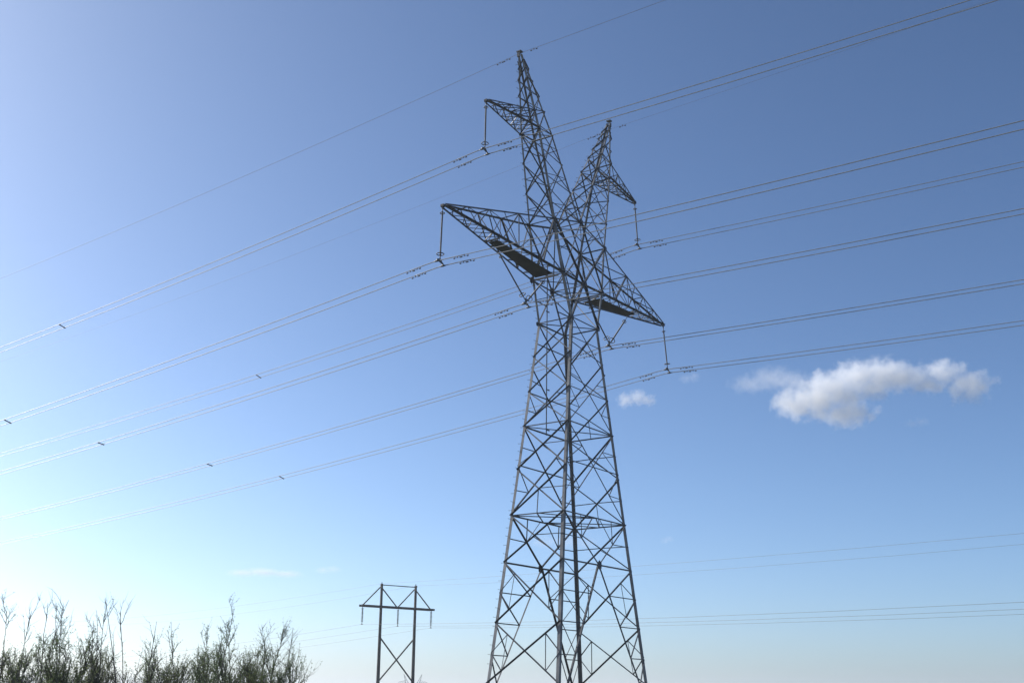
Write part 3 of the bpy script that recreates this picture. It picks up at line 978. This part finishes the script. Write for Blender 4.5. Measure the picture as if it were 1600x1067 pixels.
BU = [
 (-8, 985, 60, 23.5, 9, 1.0, [(8, 945, 0.35, 0)], 'leafy bush cut by the left edge of the photo'),
 (40, 992, 56, 22.8, 7, 0.55, [(20, 933, 0.04, 2), (6, 952, 0.03, -20), (30, 942, 0.05, 20)], 'sparse bush topped by three long bare sticks'),
 (98, 962, 50, 24.0, 11, 1.05, [(8, 944, 0.5, 4), (0, 952, 0.9, 0)], 'dense dark bush with a tall leafy column'),
 (143, 990, 54, 23.2, 8, 0.75, [(20, 950, 0.06, 4), (30, 957, 0.2, 8), (-10, 968, 0.05, 0)], 'bush with thin forked twigs right of the dense column'),
 (200, 1030, 40, 22.5, 4, 0.2, [(6, 928, 0.03, 2), (-4, 955, 0.02, 0)], 'nearly bare bush with one tall crooked stick'),
 (243, 990, 46, 24.4, 7, 0.75, [(-4, 970, 0.3, 0)], 'small leafy bush right of the tall crooked stick'),
 (282, 975, 44, 23.6, 7, 0.85, [(0, 968, 0.9, -2)], 'upright bush with a leafy forked tip left of the tallest sprig'),
 (322, 990, 46, 24.8, 7, 0.8, [(8, 981, 0.6, 0)], 'low rounded bush left of the tallest leafy sprig'),
 (352, 978, 42, 23.0, 7, 0.85, [(0, 948, 0.8, -2), (12, 985, 0.9, 6)], 'bush with the tallest leafy sprig reaching the faint wires'),
 (405, 992, 56, 24.2, 9, 0.95, [(6, 977, 0.7, 4)], 'broad leafy bush next to the right end of the thicket'),
 (442, 1000, 32, 23.4, 8, 0.85, [(0, 980, 0.6, -2), (10, 976, 0.25, 4)], 'slender bush at the right end of the thicket'),
 (15, 994, 80, 25.5, 11, 0.8, [], 'low dense bush in front of the left edge thicket'),
 (122, 988, 90, 26.0, 12, 0.85, [], 'low dense bush under the dark leafy column'),
 (236, 1022, 48, 25.5, 7, 0.8, [], 'low bush at the foot of the tall crooked stick'),
 (300, 996, 74, 26.0, 10, 0.8, [], 'low dense bush in the middle of the thicket'),
 (385, 994, 76, 25.6, 10, 0.8, [], 'low dense bush below the tallest leafy sprig'),
 (436, 1002, 60, 25.2, 8, 0.8, [], 'low bush at the right foot of the thicket'),
 (70, 992, 64, 26.4, 9, 0.75, [], 'low tangled bush behind the three bare sticks'),
 (160, 1004, 50, 26.8, 10, 0.8, [], 'low twiggy bush left of the tall crooked stick'),
 (262, 996, 56, 26.6, 7, 0.9, [], 'low twiggy bush behind the upright forked bush'),
 (338, 994, 60, 26.9, 7, 0.9, [], 'low twiggy bush behind the tallest leafy sprig'),
]
for i, (px, ty, wd, ds, st, lf, sk, lab) in enumerate(BU):
    bush(px, ty, wd, ds, st, lf, sk, 100 + i * 7, lab, M_LEAF if i % 3 else M_LEAF2)

# ------------------------------------------------------------------ clouds (real volumes, about three kilometres away)
def cloud(cx, cy, blobs, dens, label, dist=6500.0, seed=0.0, nscale=1.5, namp=1.0):
    c = at_px(cx, cy, dist)
    px = (c - CAM).dot(Fw) / 1800.0
    hd = (c - CAM)
    yaw = math.atan2(hd.y, hd.x) - math.pi / 2
    bm = bmesh.new()
    loc = []
    for bx, by, rx, rz, *am in blobs:
        p = V(((bx - cx) * px, rnd.uniform(-0.25, 0.25) * rx * px, -(by - cy) * px))
        r_ = V((rx * px, 0.38 * (rx + rz) * px, rz * px))
        loc.append((p, r_, am[0] if am else 1.0))
        mt = Matrix.Translation(p) @ Matrix.Diagonal((r_.x * 1.25, r_.y * 1.25, r_.z * 1.3, 1))
        bmesh.ops.create_icosphere(bm, subdivisions=3, radius=1.0, matrix=mt)
    me = bpy.data.meshes.new('cloud')
    bm.to_mesh(me)
    bm.free()
    o = bpy.data.objects.new('cloud', me)
    COL.objects.link(o)
    o.location = c
    o.rotation_euler = (0, 0, yaw)
    rm = o.modifiers.new('union', 'REMESH')
    rm.mode = 'VOXEL'
    rm.voxel_size = max(2.0, min(b[3] for b in blobs) * px / 4.0)
    mt = bpy.data.materials.new('cloud_droplets')
    mt.use_nodes = True
    nt = mt.node_tree
    nt.nodes.clear()
    out = nt.nodes.new('ShaderNodeOutputMaterial')
    vol = nt.nodes.new('ShaderNodeVolumePrincipled')
    vol.inputs['Color'].default_value = (1.0, 1.0, 1.0, 1)
    vol.inputs['Anisotropy'].default_value = 0.15
    nt.links.new(vol.outputs[0], out.inputs['Volume'])
    tc = nt.nodes.new('ShaderNodeTexCoord')
    acc = None
    mean_r = sum(b[3] for b in blobs) / len(blobs) * px
    for p, r_, am in loc:
        sub = nt.nodes.new('ShaderNodeVectorMath'); sub.operation = 'SUBTRACT'
        nt.links.new(tc.outputs['Object'], sub.inputs[0]); sub.inputs[1].default_value = p
        dv = nt.nodes.new('ShaderNodeVectorMath'); dv.operation = 'DIVIDE'
        nt.links.new(sub.outputs[0], dv.inputs[0]); dv.inputs[1].default_value = r_
        ln = nt.nodes.new('ShaderNodeVectorMath'); ln.operation = 'LENGTH'
        nt.links.new(dv.outputs[0], ln.inputs[0])
        s1 = nt.nodes.new('ShaderNodeMath'); s1.operation = 'SUBTRACT'
        s1.inputs[0].default_value = am
        nt.links.new(ln.outputs['Value'], s1.inputs[1])
        if acc is None:
            acc = s1
        else:
            mx = nt.nodes.new('ShaderNodeMath'); mx.operation = 'SMOOTH_MAX'
            nt.links.new(acc.outputs[0], mx.inputs[0]); nt.links.new(s1.outputs[0], mx.inputs[1])
            mx.inputs[2].default_value = 0.12
            acc = mx
    noi = nt.nodes.new('ShaderNodeTexNoise')
    noi.inputs['Scale'].default_value = nscale / mean_r
    noi.inputs['Detail'].default_value = 5.0
    noi.inputs['Roughness'].default_value = 0.62
    ad = nt.nodes.new('ShaderNodeVectorMath'); ad.operation = 'ADD'
    nt.links.new(tc.outputs['Object'], ad.inputs[0]); ad.inputs[1].default_value = (seed * 517.0, seed * 131.0, seed * 77.0)
    nt.links.new(ad.outputs[0], noi.inputs['Vector'])
    n2 = nt.nodes.new('ShaderNodeMath'); n2.operation = 'MULTIPLY_ADD'
    nt.links.new(noi.outputs['Fac'], n2.inputs[0]); n2.inputs[1].default_value = namp * 2; n2.inputs[2].default_value = -namp * 0.97
    sm = nt.nodes.new('ShaderNodeMath'); sm.operation = 'ADD'
    nt.links.new(acc.outputs[0], sm.inputs[0]); nt.links.new(n2.outputs[0], sm.inputs[1])
    mr = nt.nodes.new('ShaderNodeMapRange')
    mr.inputs['From Min'].default_value = 0.0; mr.inputs['From Max'].default_value = 1.1
    mr.inputs['To Min'].default_value = 0.0; mr.inputs['To Max'].default_value = dens * 3000.0 / dist
    nt.links.new(sm.outputs[0], mr.inputs['Value'])
    nt.links.new(mr.outputs[0], vol.inputs['Density'])
    me.materials.append(mt)
    try:
        mt.cycles.volume_step_rate = 0.4
    except Exception:
        pass
    return tag(o, label, 'cloud')

cloud(1365, 615, [(1246, 622, 38, 28), (1280, 616, 50, 35), (1322, 641, 54, 26, 0.85), (1345, 585, 46, 27), (1385, 588, 48, 29), (1412, 590, 34, 24, 0.8), (1300, 600, 44, 26),
                  (1468, 590, 48, 27, 0.82), (1506, 610, 48, 32, 0.76), (1446, 604, 46, 24, 0.72), (1360, 608, 46, 26, 0.8), (1316, 614, 42, 26), (1500, 632, 34, 22, 0.6), (1425, 592, 40, 25, 0.85)], 0.042,
      'large bright white cloud at the right of the sky', seed=1.0)
cloud(1205, 595, [(1172, 598, 34, 16), (1206, 594, 44, 20), (1238, 598, 34, 20)], 0.010, 'thin veil of cloud just left of the large white cloud', seed=2.0)
cloud(993, 623, [(978, 624, 15, 13), (996, 621, 18, 13), (1012, 625, 14, 11)], 0.035, 'small round cloud right of the tower', seed=3.0)
cloud(1078, 591, [(1072, 592, 12, 8), (1084, 590, 12, 9)], 0.010, 'wisp of cloud under the lower right conductors', seed=4.0)
cloud(1433, 661, [(1425, 661, 14, 7), (1440, 660, 14, 8)], 0.008, 'faint wisp below the right half of the large cloud', seed=5.0)
cloud(413, 895, [(380, 896, 26, 6), (410, 894, 32, 7), (445, 896, 28, 6)], 0.035, 'flat thin cloud low in the left sky', seed=6.0)
cloud(512, 890, [(505, 891, 14, 6), (520, 889, 14, 6)], 0.022, 'tiny flat wisp right of the flat thin cloud', seed=7.0)
cloud(880, 846, [(850, 846, 26, 10), (885, 846, 30, 12), (915, 848, 22, 9)], 0.009, 'faint low cloud showing through the tower', seed=8.0)
cloud(1043, 843, [(1040, 844, 9, 6), (1046, 842, 8, 6)], 0.012, 'tiny cloud puff low on the right of the tower', seed=9.0)
